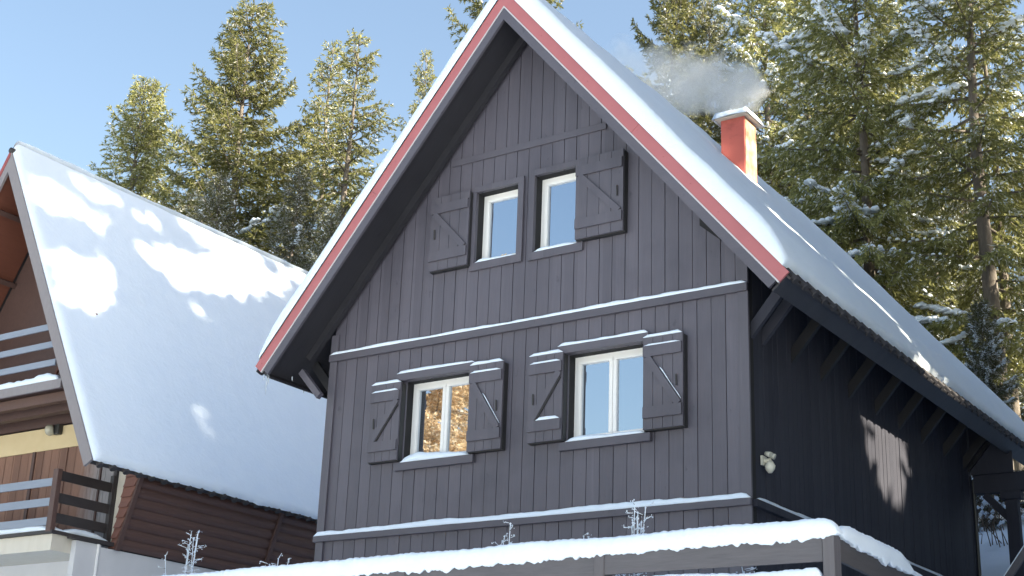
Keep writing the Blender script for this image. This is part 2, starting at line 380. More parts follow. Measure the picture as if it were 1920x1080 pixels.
# roof
def roof_side(side, parent):
    ex = 4.43; c, s_ = math.cos(TH), math.sin(TH); d = Vector((side*c, 0, -s_)); N = Vector((side*s_, 0, c))
    def P(dx, off, y): return Vector((XR+side*dx, y, ZA-SL*dx)) + N*off
    return P
roof = None
for side in (1, -1):
    P = roof_side(side, None); h = .17; ex = 4.28
    dv = Vector((side*math.cos(TH), 0, -math.sin(TH))); N = Vector((side*math.sin(TH), 0, math.cos(TH)))
    top0 = Vector((XR, 0, ZA+h/math.cos(TH))); bot0 = Vector((XR, 0, ZA))
    def ring(y, lo, hi, e):  # cross section between perpendicular offsets lo..hi from the base line
        a0 = Vector((XR, y, ZA+lo/math.cos(TH))); a1 = Vector((XR, y, ZA+hi/math.cos(TH)))
        b0 = Vector((XR, y, ZA)) + dv*e + N*lo; b1 = Vector((XR, y, ZA)) + dv*e + N*hi
        return [a0, b0, b1, a1]
    Ls = ex/math.cos(TH)
    mb = MB(); mb.prism(ring(-OV+.035, -.02, h-.006, Ls), (0, Y1+OV-.07, 0))
    y = -OV+.15
    while y < Y1:                                   # tile ends along the eave
        c0 = Vector((XR, y, ZA)) + dv*(Ls-.25) + N*(h-.025); c1 = c0 + dv*.33
        mb.tube([c0, c1], [.048, .048], 8); y += .3
    c0 = Vector((XR, -OV+.04, ZA)) + dv*(Ls+.03) + N*(h-.05); mb.beam(c0, c0+Vector((0, Y1+OV-.08, 0)), .06, N, .03)
    r_ = mb.build('roof', M['tile'], house)
    def seg(y, lo, hi, e0, e1):
        q0 = Vector((XR, y, ZA))
        return [q0+dv*e0+N*lo, q0+dv*e1+N*lo, q0+dv*e1+N*hi, q0+dv*e0+N*hi]
    mb = MB(); mb.prism(ring(-OV, 0, h, 3.4), (0, .033, 0)); mb.prism(seg(-OV+.001, -.001, h+.001, 3.405, Ls), (0, .033, 0))
    for e in np.arange(.35, Ls, .62): mb.tube([Vector((XR, -OV+.002, ZA))+dv*e+N*(h*.5), Vector((XR, -OV-.006, ZA))+dv*e+N*(h*.5)], [.008, .007], 6)
    mb.build('red_rake_trim', M['red'], house)
    MB().prism(ring(-OV-.004, -.014, .006, Ls), (0, .03, 0)).build('drip_edge', M['drip'], house)
    MB().prism(ring(-OV+.004, -.14, -.016, Ls-.05), (0, .045, 0)).build('barge_board', M['trim'], house)
    # soffit boards and rafters under the deck
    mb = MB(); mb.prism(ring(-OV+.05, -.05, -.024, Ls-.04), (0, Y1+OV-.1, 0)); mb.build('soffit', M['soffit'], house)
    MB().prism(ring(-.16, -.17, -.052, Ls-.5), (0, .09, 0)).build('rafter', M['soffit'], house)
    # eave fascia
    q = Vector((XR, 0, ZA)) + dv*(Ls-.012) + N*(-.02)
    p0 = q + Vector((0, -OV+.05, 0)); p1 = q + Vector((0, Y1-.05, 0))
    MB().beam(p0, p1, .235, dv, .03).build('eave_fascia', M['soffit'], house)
    roof_snow('roof_snow', house, XR, ZA+.17/math.cos(TH), -OV-.02, Y1+.03, ex+.06, SL, side, .25 if side > 0 else .22, 3.3+side, jag=.03)
# struts between side wall and soffit
for i, y in enumerate((.14, .48, 1.40, 2.40, 3.41, 4.46, 5.46, 6.5, 7.58, 8.62, 8.86)):
    for side in (1, -1):
        if side < 0 and i > 1: continue
        a = Vector((XR+side*3.45, y, 2.14)); b = Vector((XR+side*3.98, y, 2.76))
        MB().beam(a, b, .07, (.62*side, 0, -.53), .14).build('strut', M['side_plank'] if i < 2 and side > 0 else M['strut'], house)  # corner pair lighter, the rest carry painted eave shade
MB().beam((.05, -.28, 2.08), (-.36, -.28, 2.52), .10, (0, 1, 0), .08).build('brace', M['trim'], house)
# chimney
mb = MB(); mb.box(4.56, 5.0, 4.3, 4.76, 4.8, 7.53); ch = mb.build('chimney', M['chim'], house, bevel=.008)
MB().box(5.0, 5.012, 4.315, 4.745, 5.2, 7.50).build('sun_glare_face', M['frost'], ch)  # thin panel painting the glare on the sunlit side
MB().box(4.48, 5.08, 4.21, 4.85, 7.533, 7.56).build('chimney_cap', M['cream'], ch, bevel=.01)
mb = MB(); n = 14; vs = []
for j in range(n+1):
    for i in range(n+1):
        u, v = i/n*2-1, j/n*2-1
        e = min(1-abs(u), 1-abs(v)); t = -.03*(e < .01)+.10*math.sqrt(max(0, 1-(1-min(e/.30, 1))**2))*(1+.25*nz(u*2, v*2, 9.))
        vs.append((4.78+u*.335, 4.53+v*.355, 7.562+t+.02*(1-abs(u))))
mb.add(vs, [(j*(n+1)+i, j*(n+1)+i+1, (j+1)*(n+1)+i+1, (j+1)*(n+1)+i) for j in range(n) for i in range(n)])
mb.build('snow_cap', M['snow'], ch, smooth=True)
# windows
def shutter(parent, x0, x1, z0, z1, hinge_right, snowy, seed, mirror):
    y = -.10
    mb = MB(); n = 4; pw = (x1-x0)/n
    for i in range(n): mb.box(x0+i*pw+.003, x0+(i+1)*pw-.003, y-.022, y+.008, z0, z1)
    zb, zt2 = z0+.22, z1-.20
    yb = y-.024
    mb.box(x0+.012, x1-.012, yb-.03, yb+.001, zb-.075, zb+.075)
    mb.box(x0+.012, x1-.012, yb-.03, yb+.001, zt2-.075, zt2+.075)
    a, b = ((x0+.07, zb+.075), (x1-.05, zt2-.075)) if mirror else ((x1-.06, zb+.075), (x0+.07, zt2-.075))
    mb.beam((a[0], yb-.015, a[1]), (b[0], yb-.015, b[1]), .095, (0, 1, 0), .028)
    # dark strips painting the shaded gap between shutter and wall
    mb.box(x0+.004, x0+.03, y+.01, -.004, z0-.012, z1-.02, 1); mb.box(x1-.03, x1+.006, y+.01, -.004, z0-.012, z1-.02, 1); mb.box(x0+.032, x1-.032, y+.01, -.004, z0-.012, z0+.04, 1)
    if mirror:  # dark strip painting the shade line under the brace
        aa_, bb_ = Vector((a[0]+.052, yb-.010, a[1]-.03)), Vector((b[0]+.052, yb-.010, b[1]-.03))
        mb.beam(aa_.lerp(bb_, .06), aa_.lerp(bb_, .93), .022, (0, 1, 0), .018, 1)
    hx = x0+.09 if hinge_right else x1-.09
    mb.tube([(hx, yb-.01, (z0+z1)/2-.09), (hx, yb-.02, (z0+z1)/2+.06)], [.012, .012], 6, 1)
    o = mb.build('shutter', [M['trim_v'], M['iron_and_shade']], house)
    def strip(a, b, wd, h, sd, **kw):
        q = MB(); snow_bar(q, a, b, wd, h, seed=sd, **kw); q.build('snow_strip', M['snow'], o, smooth=True)
    if snowy:
        strip((x0+.01, y-.012, z1-.002), (x1-.01, y-.012, z1-.002), .07, .045, seed, taper=.06)
        strip((x0+.03, yb-.016, zt2+.073), (x1-.03, yb-.016, zt2+.073), .034, .03, seed+1, taper=.05)
        if snowy > 1 and mirror: strip((x0+.15, yb-.016, zb+.073), (x1-.03, yb-.016, zb+.073), .034, .045, seed+2, taper=.08)
        if not mirror:
            aa = Vector((a[0], yb-.015, a[1])); bb = Vector((b[0], yb-.015, b[1])); nn = Vector((.05, 0, .04))
            strip(bb.lerp(aa, .3)+nn, bb.lerp(aa, .97)+nn, .025, .022, seed+4, taper=.05, lump=.9)
    return o
def window(hole, leaves, trim, shut, seed):
    x0, x1, z0, z1 = hole; yo = .165
    mb = MB(); fw = .055
    for a in ((x0, x1, z0, z0+fw), (x0, x1, z1-fw, z1)): mb.box(a[0]+.002, a[1]-.002, yo, yo+.07, a[2], a[3])
    for a in ((x0+.002, x0+fw), (x1-fw, x1-.002)): mb.box(a[0], a[1], yo, yo+.07, z0+fw, z1-fw)
    win = mb.build('window', M['white'], house)
    ix0, ix1 = x0+fw, x1-fw; lw = (ix1-ix0)/leaves
    for i in range(leaves):
        a, b = ix0+i*lw+.003, ix0+(i+1)*lw-.003; s = .055; mb = MB()
        mb.box(a, b, yo-.022, yo+.04, z0+fw+.003, z0+fw+s); mb.box(a, b, yo-.022, yo+.04, z1-fw-s, z1-fw-.003)
        mb.box(a, a+s, yo-.022, yo+.04, z0+fw+s, z1-fw-s); mb.box(b-s, b, yo-.022, yo+.04, z0+fw+s, z1-fw-s)
        mb.build('casement', M['white'], win, bevel=.006)
        MB().box(a+s-.004, b-s+.004, yo+.018, yo+.024, z0+fw+s-.004, z1-fw-s+.004).build('pane', M['glass'], win)
    if trim == 'hood':
        for nm, a in (('hood', (x0-.13, x1+.06, z1+.004, z1+.115, .095, .05)), ('sill', (x0-.09, x1+.08, z0-.125, z0-.012, .075, 0))):
            o = MB().box(a[0], a[1], -a[4], -.006, a[2], a[3]).build(nm, M['trim'], house, bevel=.004)
            if a[5]:
                s = MB(); snow_bar(s, (a[0], -.05, a[3]-.003), (a[1]-.01, -.05, a[3]-.003), .1, a[5], seed=seed+3, taper=.1); s.build('snow_strip', M['snow'], o, smooth=True)
        s = MB(); snow_bar(s, (x0+.01, .035, z0-.01), (x1-.02, .035, z0-.01), .22, .095, seed=seed, lump=.45, taper=.25); s.build('snow_mound', M['snow'], win, smooth=True)
    else:
        t = .075 if trim == 'a' else .08; mb = MB()
        mb.box(x0-t, x1+.1, -.045, -.006, z1, z1+.09); mb.box(x0-t, x1+.1, -.045, -.006, z0-.12, z0)
        mb.box(x0-t, x0, -.043, -.006, z0, z1); mb.box(x1, x1+.1, -.043, -.006, z0, z1)
        mb.build('casing', M['trim_v'], win, bevel=.004)
        s = MB(); snow_bar(s, (x0+.01, .05, z0-.004), (x1-.02, .05, z0-.004), .19, .065, seed=seed, lump=.4, taper=.2); s.build('snow_mound', M['snow'], win, smooth=True)
    for a in shut: shutter(win, *a)
    return win
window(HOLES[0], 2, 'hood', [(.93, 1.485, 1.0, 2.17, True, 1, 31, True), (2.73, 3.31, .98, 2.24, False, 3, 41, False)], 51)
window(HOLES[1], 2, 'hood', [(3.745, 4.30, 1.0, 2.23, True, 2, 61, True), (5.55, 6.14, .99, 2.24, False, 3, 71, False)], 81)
window(HOLES[2], 1, 'a', [(1.87, 2.575, 3.82, 5.0, True, 0, 91, False)], 92)
window(HOLES[3], 1, 'b', [(4.44, 5.22, 3.85, 5.08, False, 0, 95, False)], 96)
# rear porch: beam and turned-out post carrying the eave corner
mb = MB(); mb.box(W+.03, 8.3, 9.0, 9.16, 1.74, 2.07); mb.build('porch_beam', M['side_plank'], house)
mb = MB(); mb.box(7.55, 7.76, 9.0, 9.16, -.6, 1.60); mb.box(7.48, 7.83, 8.97, 9.19, 1.60, 1.735)
mb.build('porch_post', M['side_plank'], house, bevel=.01)
MB().beam((7.66, 9.08, 1.2), (7.2, 9.08, 1.72), .12, (0, 1, 0), .1).build('brace', M['side_plank'], house)
MB().box(W+.03, 7.75, 8.9, 8.95, 2.05, 2.9).build('eave_panel', M['side_plank'], house)
MB().tube([(7.02, D+.03, -.6), (7.02, D+.03, 2.0)], [.03, .03], 8).build('downpipe', M['lampb'], house)
# icicles at the left eave
g = NG('ice'); M['ice'] = g.set((.75, .82, .88), .08, IOR=1.31); g.b.inputs['Transmission Weight'].default_value = .6
for i, (dx, dy, l) in enumerate(((0, 0, .10), (.05, .01, .34), (.075, .02, .16), (.3, .3, .07), (.02, .5, .05), (.0, .9, .08), (0, 1.3, .05))):
    mb = MB(); p = Vector((-.74+dx, -.70+dy, 2.42)); mb.tube([p, p+Vector((0, 0, -l*.5)), p+Vector((.002, 0, -l))], [.012, .008, .001], 6)
    mb.build('icicle', M['ice'], house, smooth=True)

# security light on the side wall
lamp = thing('security_light', (W+.06, .33, .5), 'small white twin security lamp on the dark side wall near the corner', 'wall lamp')
mb = MB(); mb.box(W+.02, W+.05, .27, .39, .47, .59); mb.tube([(W+.05, .33, .53), (W+.13, .33, .53)], [.03, .03], 8); mb.build('bracket', M['lampw'], lamp)
for y in (.28, .38):
    mb = MB(); c = Vector((W+.12, y, .60)); d = Vector((.6, (y-.33)*3, -.25)).normalized()
    mb.tube([c-d*.05, c-d*.04, c+d*.02, c+d*.045], [.012, .026, .035, .037], 12); h_ = mb.build('lamp_head', M['lampw'], lamp, smooth=True)
    mb = MB(); mb.tube([c+d*.046, c+d*.05], [.036, .036], 12); mb.build('lens', M['lens'], h_)
mb = MB(); mb.tube([(W+.12, .33, .52), (W+.12, .33, .46), (W+.12, .33, .42), (W+.12, .33, .37)], [.035, .068, .062, .025], 12); mb.build('sensor', M['lampw'], lamp, smooth=True)

# ------------------------------------------------------------------ chimney smoke
def smoke():
    O = Vector((4.9, 4.53, 8.15)); ax = Vector((-1, 0, .34)).normalized()
    o = None; mb = MB()
    ss = [-.62, -.55, -.35, 0, .5, 1.0, 1.6, 2.2, 2.8, 3.1, 3.2]; rr = [.05, .3, .52, .64, .72, .78, .84, .88, .85, .5, .05]
    mb.tube([ax*s_ for s_ in ss], rr, 20)
    g = NG('smoke'); g.t.nodes.remove(g.b)
    co = g.coord(); sp = g.n('ShaderNodeSeparateXYZ'); g.l(co, sp.inputs[0])
    X, Y_, Z = sp.outputs
    s_ = g.math('ADD', g.math('MULTIPLY', X, ax.x), g.math('MULTIPLY', Z, ax.z))
    wz = g.noise(co, 1.7, 4, .6)
    q = g.math('SUBTRACT', g.math('MULTIPLY', Z, -ax.x), g.math('MULTIPLY', X, -ax.z))  # across
    q = g.math('SUBTRACT', g.math('MULTIPLY', Z, -ax.x), g.math('MULTIPLY', g.math('MULTIPLY', X, -1), -ax.z*-1))
    r2 = g.math('SQRT', g.math('ADD', g.math('POWER', q, 2), g.math('POWER', Y_, 2)))
    rad_ = g.math('ADD', g.math('MULTIPLY', s_, .09), .52)
    rad_ = g.math('MULTIPLY', rad_, g.math('SMOOTH_MIN', g.math('MULTIPLY', g.math('ADD', s_, .55), 2.2), 1.0, .3))
    edge = g.math('SUBTRACT', 1.0, g.math('DIVIDE', r2, g.math('MAXIMUM', rad_, .02)))
    n1 = g.noise(co, 2.1, 6, .62)
    dn = g.math('ADD', edge, g.math('MULTIPLY', g.math('SUBTRACT', n1, .49), 3.0))
    dn = g.math('MULTIPLY', g.math('MAXIMUM', dn, 0), 1.6, clamp=True)
    fall = g.math('SUBTRACT', 1.0, g.math('DIVIDE', g.math('MAXIMUM', s_, 0), 3.3), clamp=True)
    fall = g.math('POWER', fall, 1.2)
    den = g.math('MULTIPLY', g.math('MULTIPLY', dn, fall), 3.0)
    pv = g.n('ShaderNodeVolumePrincipled'); pv.inputs['Color'].default_value = (.90, .90, .89, 1); pv.inputs['Anisotropy'].default_value = .1
    g.l(den, pv.inputs['Density']); g.l(pv.outputs[0], g.out.inputs['Volume'])
    o = mb.build('smoke', g.m); o.location = O
    tag(o, 'pale grey smoke drifting left from the red chimney', 'smoke')
smoke()

# ------------------------------------------------------------------ left house
lh = thing('a_frame_house', (-9.1, 6, -1.5), 'a-frame chalet at left with snowy roof, balconies and brown log side wall', 'house')
LX, LZ, LS, LRUN = -9.05, 8.36, 6.61/3.68, 3.70; LTH = math.atan(LS); LY0, LY1 = 0.0, 13.0
for side in (1, -1):
    dv = Vector((side*math.cos(LTH), 0, -math.sin(LTH))); N = Vector((side*math.sin(LTH), 0, math.cos(LTH))); Ll = LRUN/math.cos(LTH)
    def lring(y, lo, hi, e):
        return [Vector((LX, y, LZ+lo/math.cos(LTH))), Vector((LX, y, LZ))+dv*e+N*lo, Vector((LX, y, LZ))+dv*e+N*hi, Vector((LX, y, LZ+hi/math.cos(LTH)))]
    mb = MB(); mb.prism(lring(LY0+.05, -.14, -.01, Ll), (0, LY1-.05, 0)); y = .2
    while y < LY1:
        c0 = Vector((LX, y, LZ))+dv*(Ll-.2)+N*(-.04); mb.tube([c0, c0+dv*.29], [.065, .065], 8); y += .3
    mb.build('roof', M['tile'], lh)
    MB().prism(lring(LY0, -.215, 0, Ll+.02), (0, .05, 0)).build('rake_board', M['greyboard'], lh)
    mb = MB(); mb.prism(lring(LY0+.055, -.17, -.142, Ll-.1), (0, 1.2, 0)); mb.build('soffit', M['soffit_red'], lh)
    if side < 0: MB().prism(lring(LY0-.012, -.06, .02, Ll), (0, .05, 0)).build('red_rake_trim', M['redboard'], lh)
    roof_snow('roof_snow', lh, LX, LZ, LY0+.03, LY1+.03, LRUN+.03, LS, side, .10 if side > 0 else .15, 8.1+side, jag=.035)
    for i in range(5):   # purlin ends
        c0 = Vector((LX, .1, LZ))+dv*(1.2+1.3*i)+N*(-.23)
        MB().beam(c0, c0+Vector((0, 1.25, 0)), .1, N, .1).build('purlin', M['bark_board'], lh)
MB().tube([(LX, LY0-.02, LZ+.02), (LX, LY0+.6, LZ+.02)], [.06, .06], 10).build('ridge_cap', M['tile'], lh, smooth=True)
FY = 1.3
def lzt(x): return LZ-.35-LS*abs(x-LX)
mb = MB(); XL = lambda z: LX-(LZ-.35-z)/LS; XRr = lambda z: LX+(LZ-.35-z)/LS
mb.prism([(XL(2.9), FY, 2.9), (XRr(2.9), FY, 2.9), (LX, FY, LZ-.4)], (0, .15, 0)); mb.build('upper_wall', M['bark_board'], lh)
mb = MB(); mb.box(-12.0, -6.2, FY-.01, FY+.15, 2.42, 2.86); mb.build('yellow_band', M['yellow'], lh)
mb = MB(); rnd = random.Random(4); x = -12.0
while x < -6.2:
    mb.box(x+.005, min(x+.225, -6.19), FY-rnd.uniform(.0, .02), FY+.13, .3, 2.41); x += .23
MBx = mb.build('plank_wall', M['plank_brown'], lh)
MB().box(-8.62, -8.54, FY-.05, FY-.021, .45, 2.41).build('batten', M['bark_board'], lh); MB().box(-6.62, -6.58, FY-.05, FY-.021, .45, 2.2).build('batten', M['bark_board'], lh)
MB().box(-6.18, -6.12, FY-.06, FY+.1, .45, 2.0).build('batten', M['rail_dark'], lh)
MB().prism([(-6.115, FY-.01, .4), (-6.1, FY-.01, .4), (-5.83, FY-.01, 1.95), (-6.115, FY-.01, 1.95)], (0, .14, 0)).build('cream_panel', M['cream'], lh)
# leaning log side wall and its front return
xt, xb, zt_, zb_ = -5.50, -5.98, 1.86, .40
mb = MB(); nl = 8
for i in range(nl):
    t0, t1 = i/nl, (i+1)/nl; x0 = xb+(xt-xb)*t0; x1 = xb+(xt-xb)*t1; z0 = zb_+(zt_-zb_)*t0; z1 = zb_+(zt_-zb_)*t1
    pr = []
    nrm = Vector((zt_-zb_, 0, -(xt-xb))).normalized()
    for k in range(6):
        a = k/5; pr.append(Vector((x0+(x1-x0)*a, 0, z0+(z1-z0)*a)) + nrm*(.045*math.sin(math.pi*a)))
    pr = [Vector((x1, 0, z1))-nrm*.1, Vector((x0, 0, z0))-nrm*.1] + pr
    mb.prism([q+Vector((0, FY+.03, 0)) for q in pr], (0, 11.6, 0))
mb.build('log_wall', M['log'], lh)
mb = MB(); mb.prism([(-6.1, FY-.02, zb_), (xb, FY-.02, zb_), (xt, FY-.02, zt_), (-5.84, FY-.02, zt_+.3)], (0, .04, 0))
for i in range(nl):
    t0, t1 = i/nl, (i+1)/nl; z0 = zb_+(zt_-zb_)*t0; z1 = zb_+(zt_-zb_)*t1-.03; xa = xb+(xt-xb)*t0; xc = xb+(xt-xb)*t1
    xl0, xl1 = -6.1+.26*t0, -6.1+.26*t1
    mb.hexa([(xl0, FY-.065, z0), (xa, FY-.065, z0), (xa, FY-.022, z0), (xl0, FY-.022, z0), (xl1, FY-.03, z1), (xc, FY-.03, z1), (xc, FY-.022, z1), (xl1, FY-.022, z1)])
mb.build('log_return', M['log_front'], lh)
for y in (FY, 5.0, 8.6):
    a = Vector((xb+.0, y, zb_-.02)); b = Vector((xt+.0, y, zt_)); nn = Vector((zt_-zb_, 0, -(xt-xb))).normalized()*.05
    MB().beam(a+nn, b+nn, .09, nn, .05).build('batten', M['bark_board'], lh)
# foundation and lower floor
mb = MB(); mb.box(-12.6, -6.0, 1.0, 12.8, -3.2, .38); mb.build('foundation', M['plaster'], lh)
MB().box(-12.3, -6.13, .02, 1.0, .19, .47).build('balcony_slab', M['cream'], lh)
MB().box(-6.128, -6.005, .45, 1.0, -.2, .42).build('slab_edge', M['plaster'], lh)
mb = MB(); mb.box(-12.3, -6.08, -.04, .98, .475, .53); mb.box(-6.078, -5.96, .3, 1.25, .43, .5); mb.build('balcony_flashing', M['rail_dark'], lh)
s = MB(); snow_bar(s, (-9.6, .18, .53), (-6.15, .18, .53), .42, .17, seed=201, taper=.6, lump=.3); s.build('balcony_snow', M['snow'], lh, smooth=True); s = MB()
snow_bar(s, (-6.2, .2, .53), (-6.15, 1.2, .5), .24, .10, out=(1, 0, 0), seed=202, taper=.5); s.build('balcony_snow', M['snow'], lh, smooth=True)
# lower balcony railing
rl = MB()
for z in (1.38, 1.03, .69): rl.box(-12.2, -6.245, -.03, .0, z-.07, z+.07)
rl.build('balcony_rail', M['rail_blue'], lh)
rl = MB()
for z in (1.50, 1.11, .76): rl.box(-6.2, -6.17, .05, 1.22, z-.085, z+.085)
rl.box(-6.22, -6.13, 1.2, 1.28, .5, 1.72)
rl.build('balcony_rail', M['rail_dark'], lh)
MB().box(-6.25, -6.12, -.05, .05, .5, 1.60).build('balcony_post', M['bark_board'], lh, bevel=.008)
# upper balcony
rl = MB()
for z in (4.42, 4.06, 3.70): rl.box(-10.6, -6.9, .15, .18, z-.06, z+.06)
rl.build('balcony_rail', M['rail_blue'], lh)
MB().box(-11.3, -6.62, .12, .17, 3.17, 3.34).build('balcony_edge', M['greyboard'], lh)
MB().box(-11.3, -6.62, .18, FY, 3.2, 3.33).build('balcony_floor', M['bark_board'], lh)
MB().box(-11.6, -6.4, .75, .9, 2.95, 3.12).build('balcony_beam', M['bark_board'], lh)
MB().box(-11.6, -6.4, .3, .42, 2.98, 3.16).build('balcony_beam', M['log'], lh)
s = MB(); snow_bar(s, (-9.6, .2, 3.34), (-6.75, .2, 3.34), .13, .085, seed=205, lump=1.1); s.build('balcony_snow', M['snow'], lh, smooth=True)
for a, b in (((-7.9, 1.0, 3.4), (-7.2, 1.0, 5.0)), ((-7.65, 1.0, 3.4), (-7.0, 1.0, 4.9)), ((-8.3, 1.1, 3.4), (-7.95, 1.1, 4.1))):
    MB().beam(a, b, .05, (0, 1, 0), .04).build('pole', M['soffit_red'], lh)
MB().tube([(-5.99, .93, -3), (-5.99, .93, .42)], [.025, .025], 8).build('downpipe', M['white'], lh)
fl = thing('flood_light', (-8.0, FY-.01, 2.78), 'black floodlight with glass face on the yellow band under the left balcony', 'floodlight')
MB().box(-8.02, -7.86, FY-.12, FY-.012, 2.68, 2.88).build('lamp_housing', M['lampb'], fl, bevel=.02)
mb = MB(); mb.tube([(-8.02, FY-.1, 2.78), (-8.1, FY-.16, 2.76), (-8.13, FY-.17, 2.755)], [.10, .11, .085], 12); mb.build('lamp_glass', M['lens'], fl, smooth=True)

# ------------------------------------------------------------------ fence in front
fence = thing('wooden_fence', (9.84, -4.45, -2.9), 'snow-capped grey timber fence in the foreground with two rails, turning a corner', 'fence')
FYY = -4.5
for x in (9.79, 7.53, 5.18, 2.85, .5, -1.9):
    p = MB().box(x, x+.105, FYY-.05, FYY+.10, -3.1, -1.355 if x > 9 else -1.40-(9.8-x)*.0085).build('post', M['fence_post'], fence, bevel=.006)
rails = MB(); 
for x0, x1 in ((-1.79, .495), (.61, 2.845), (2.96, 5.175), (5.29, 7.525), (7.64, 9.785)): rails = MB().box(x0-.11 if x0 > 0 else x0, x1, FYY-.036, FYY-.003, -1.60-(9.8-(x0+x1)/2)*.0085, -1.385-(9.8-(x0+x1)/2)*.0085).build('rail', M['fence'], fence, bevel=.005)
rl2 = MB().box(-1.8, 9.785, FYY-.036, FYY-.003, -2.02, -1.78).build('rail', M['fence'], fence, bevel=.005)
s = MB(); snow_bar(s, (-1.9, FYY+.015, -1.49), (9.93, FYY+.015, -1.38), .17, .155, seed=301, n=900, lump=.07, drape=.065, taper=.18); s.build('snow_cap', M['snow'], fence, smooth=True)
s = MB(); snow_bar(s, (7.66, FYY-.02, -1.78), (9.78, FYY-.02, -1.78), .11, .125, seed=302, n=160, lump=.25, drape=.05); s.build('snow_cap', M['snow'], fence, smooth=True)
s = MB(); snow_bar(s, (-1.8, FYY-.02, -1.78), (7.5, FYY-.02, -1.78), .10, .07, seed=303, n=300, lump=.3)
s.build('snow_cap', M['snow'], fence, smooth=True)
def slope_z(y): return -1.39-.035*(y+4.4)
MB().beam((9.865, -4.39, slope_z(-4.4)-.10), (9.865, .6, slope_z(.6)-.10), .20, (1, 0, 0), .034).build('rail', M['fence_side'], fence)
MB().beam((9.865, -4.39, slope_z(-4.4)-.52), (9.865, .6, slope_z(.6)-.52), .20, (1, 0, 0), .034).build('rail', M['fence_side'], fence)
for y in (-3.3, -1.5, .5): MB().box(9.80, 9.845, y, y+.1, -3.0, slope_z(y)-.02).build('post', M['fence_post'], fence)
s = MB(); snow_bar(s, (9.86, -4.44, -1.385), (9.86, -2.7, slope_z(-2.7)), .16, .15, out=(1, 0, 0), seed=305, n=120, lump=.08, drape=.06, taper=.35); s.build('snow_cap', M['snow'], fence, smooth=True); s = MB()
snow_bar(s, (9.86, -2.95, slope_z(-2.95)), (9.86, .6, slope_z(.6)), .07, .05, out=(1, 0, 0), seed=306, n=90); s.build('snow_cap', M['snow'], fence, smooth=True); s = MB()
snow_bar(s, (9.86, -4.2, slope_z(-4.2)-.42), (9.86, .5, slope_z(.5)-.42), .06, .06, out=(1, 0, 0), seed=307, n=90)
s.build('snow_cap', M['snow'], fence, smooth=True)
# stair handrail by the porch
hr = thing('stair_handrail', (8.3, 6.0, -1.5), 'pale snow-dusted sloping stair handrail by the porch post at far right', 'handrail')
a, b = Vector((7.7, 6, -1.05)), Vector((9.3, 6, 1.05))
MB().beam(a, b, .10, (0, 1, 0), .06).build('rail', M['fence_post'], hr)
s = MB(); snow_bar(s, a+Vector((-.04, 0, .03)), b+Vector((-.04, 0, .03)), .06, .05, seed=310); s.build('snow_strip', M['snow'], hr, smooth=True)
for t in (.25, .95):
    p = a.lerp(b, t); MB().box(p.x-.04, p.x+.04, 6.032, 6.1, -2, p.z).build('post', M['fence_post'], hr)

# ------------------------------------------------------------------ frosted weeds
def blob(mb, c, r, rnd, mi=0):
    c = Vector(c); vs = []
    for p in ((1,0,0),(-1,0,0),(0,1,0),(0,-1,0),(0,0,1),(0,0,-1)):
        vs.append(c+Vector(p)*r*rnd.uniform(.7, 1.3))
    mb.add(vs, [(0,2,4),(2,1,4),(1,3,4),(3,0,4),(2,0,5),(1,2,5),(3,1,5),(0,3,5)], mi)
def weed(x, y, top, spread, n, label, seed):
    rnd = random.Random(seed); z0 = gz(x, y)-.05
    t = thing('frosted_weed', (x, y, z0), label, 'plant', 'frosted weeds by the fence')
    st, fr = MB(), MB()
    for i in range(n):
        tip = Vector((x+rnd.gauss(0, spread), y+rnd.gauss(0, spread), top-rnd.uniform(0, .35)*min(1.0, (top-z0))*(i > 0)))
        base = Vector((x+rnd.gauss(0, .03), y+rnd.gauss(0, .03), z0)); mid = base.lerp(tip, .55)+Vector((rnd.gauss(0, .03), rnd.gauss(0, .03), .03))
        st.tube([base, mid, tip], [.006, .005, .003], 5)
        for k in range(11):
            q = mid.lerp(tip, .1+.9*k/10); e = q+Vector((rnd.gauss(0, .055), rnd.gauss(0, .055), rnd.uniform(.0, .06)))
            st.tube([q, e], [.003, .002], 4)
            fr.tube([q.lerp(e, .2)+Vector((0, 0, .003)), e], [.003, .005], 4)
            for _ in range(3): blob(fr, e+Vector((rnd.gauss(0, .015), rnd.gauss(0, .015), rnd.gauss(0, .012))), rnd.uniform(.004, .011), rnd)
        blob(fr, tip, .014, rnd); fr.tube([mid+Vector((.001, 0, .004)), tip+Vector((.001, 0, .004))], [.004, .005], 4)
    st.build('stem', M['stem'], t); fr.build('frost', M['snow'], t)['kind'] = 'stuff'
weed(7.51, -3.8, -.83, .07, 8, 'tallest frost-covered weed behind the fence, against the middle of the lower trim', 1)
weed(5.98, -3.8, -.90, .04, 5, 'frosted weed behind the fence, under the gap between the lower windows', 2)
weed(-.62, -2.0, -.20, .13, 9, 'frosted branching weed in front of the brown log wall', 3)
weed(2.78, -3.8, -1.06, .09, 6, 'short row of frosted weed tips left on the fence snow beside the house corner', 4)
weed(8.93, -3.9, -1.50, .12, 9, 'frosted weed seen between the two fence rails near the corner post', 5)
weed(7.30, -3.9, -1.46, .09, 7, 'frosted weed seen under the top rail beside the middle fence post', 6)
weed(6.95, -3.8, -1.08, .03, 3, 'tiny snow-tipped weed just above the fence snow', 7)

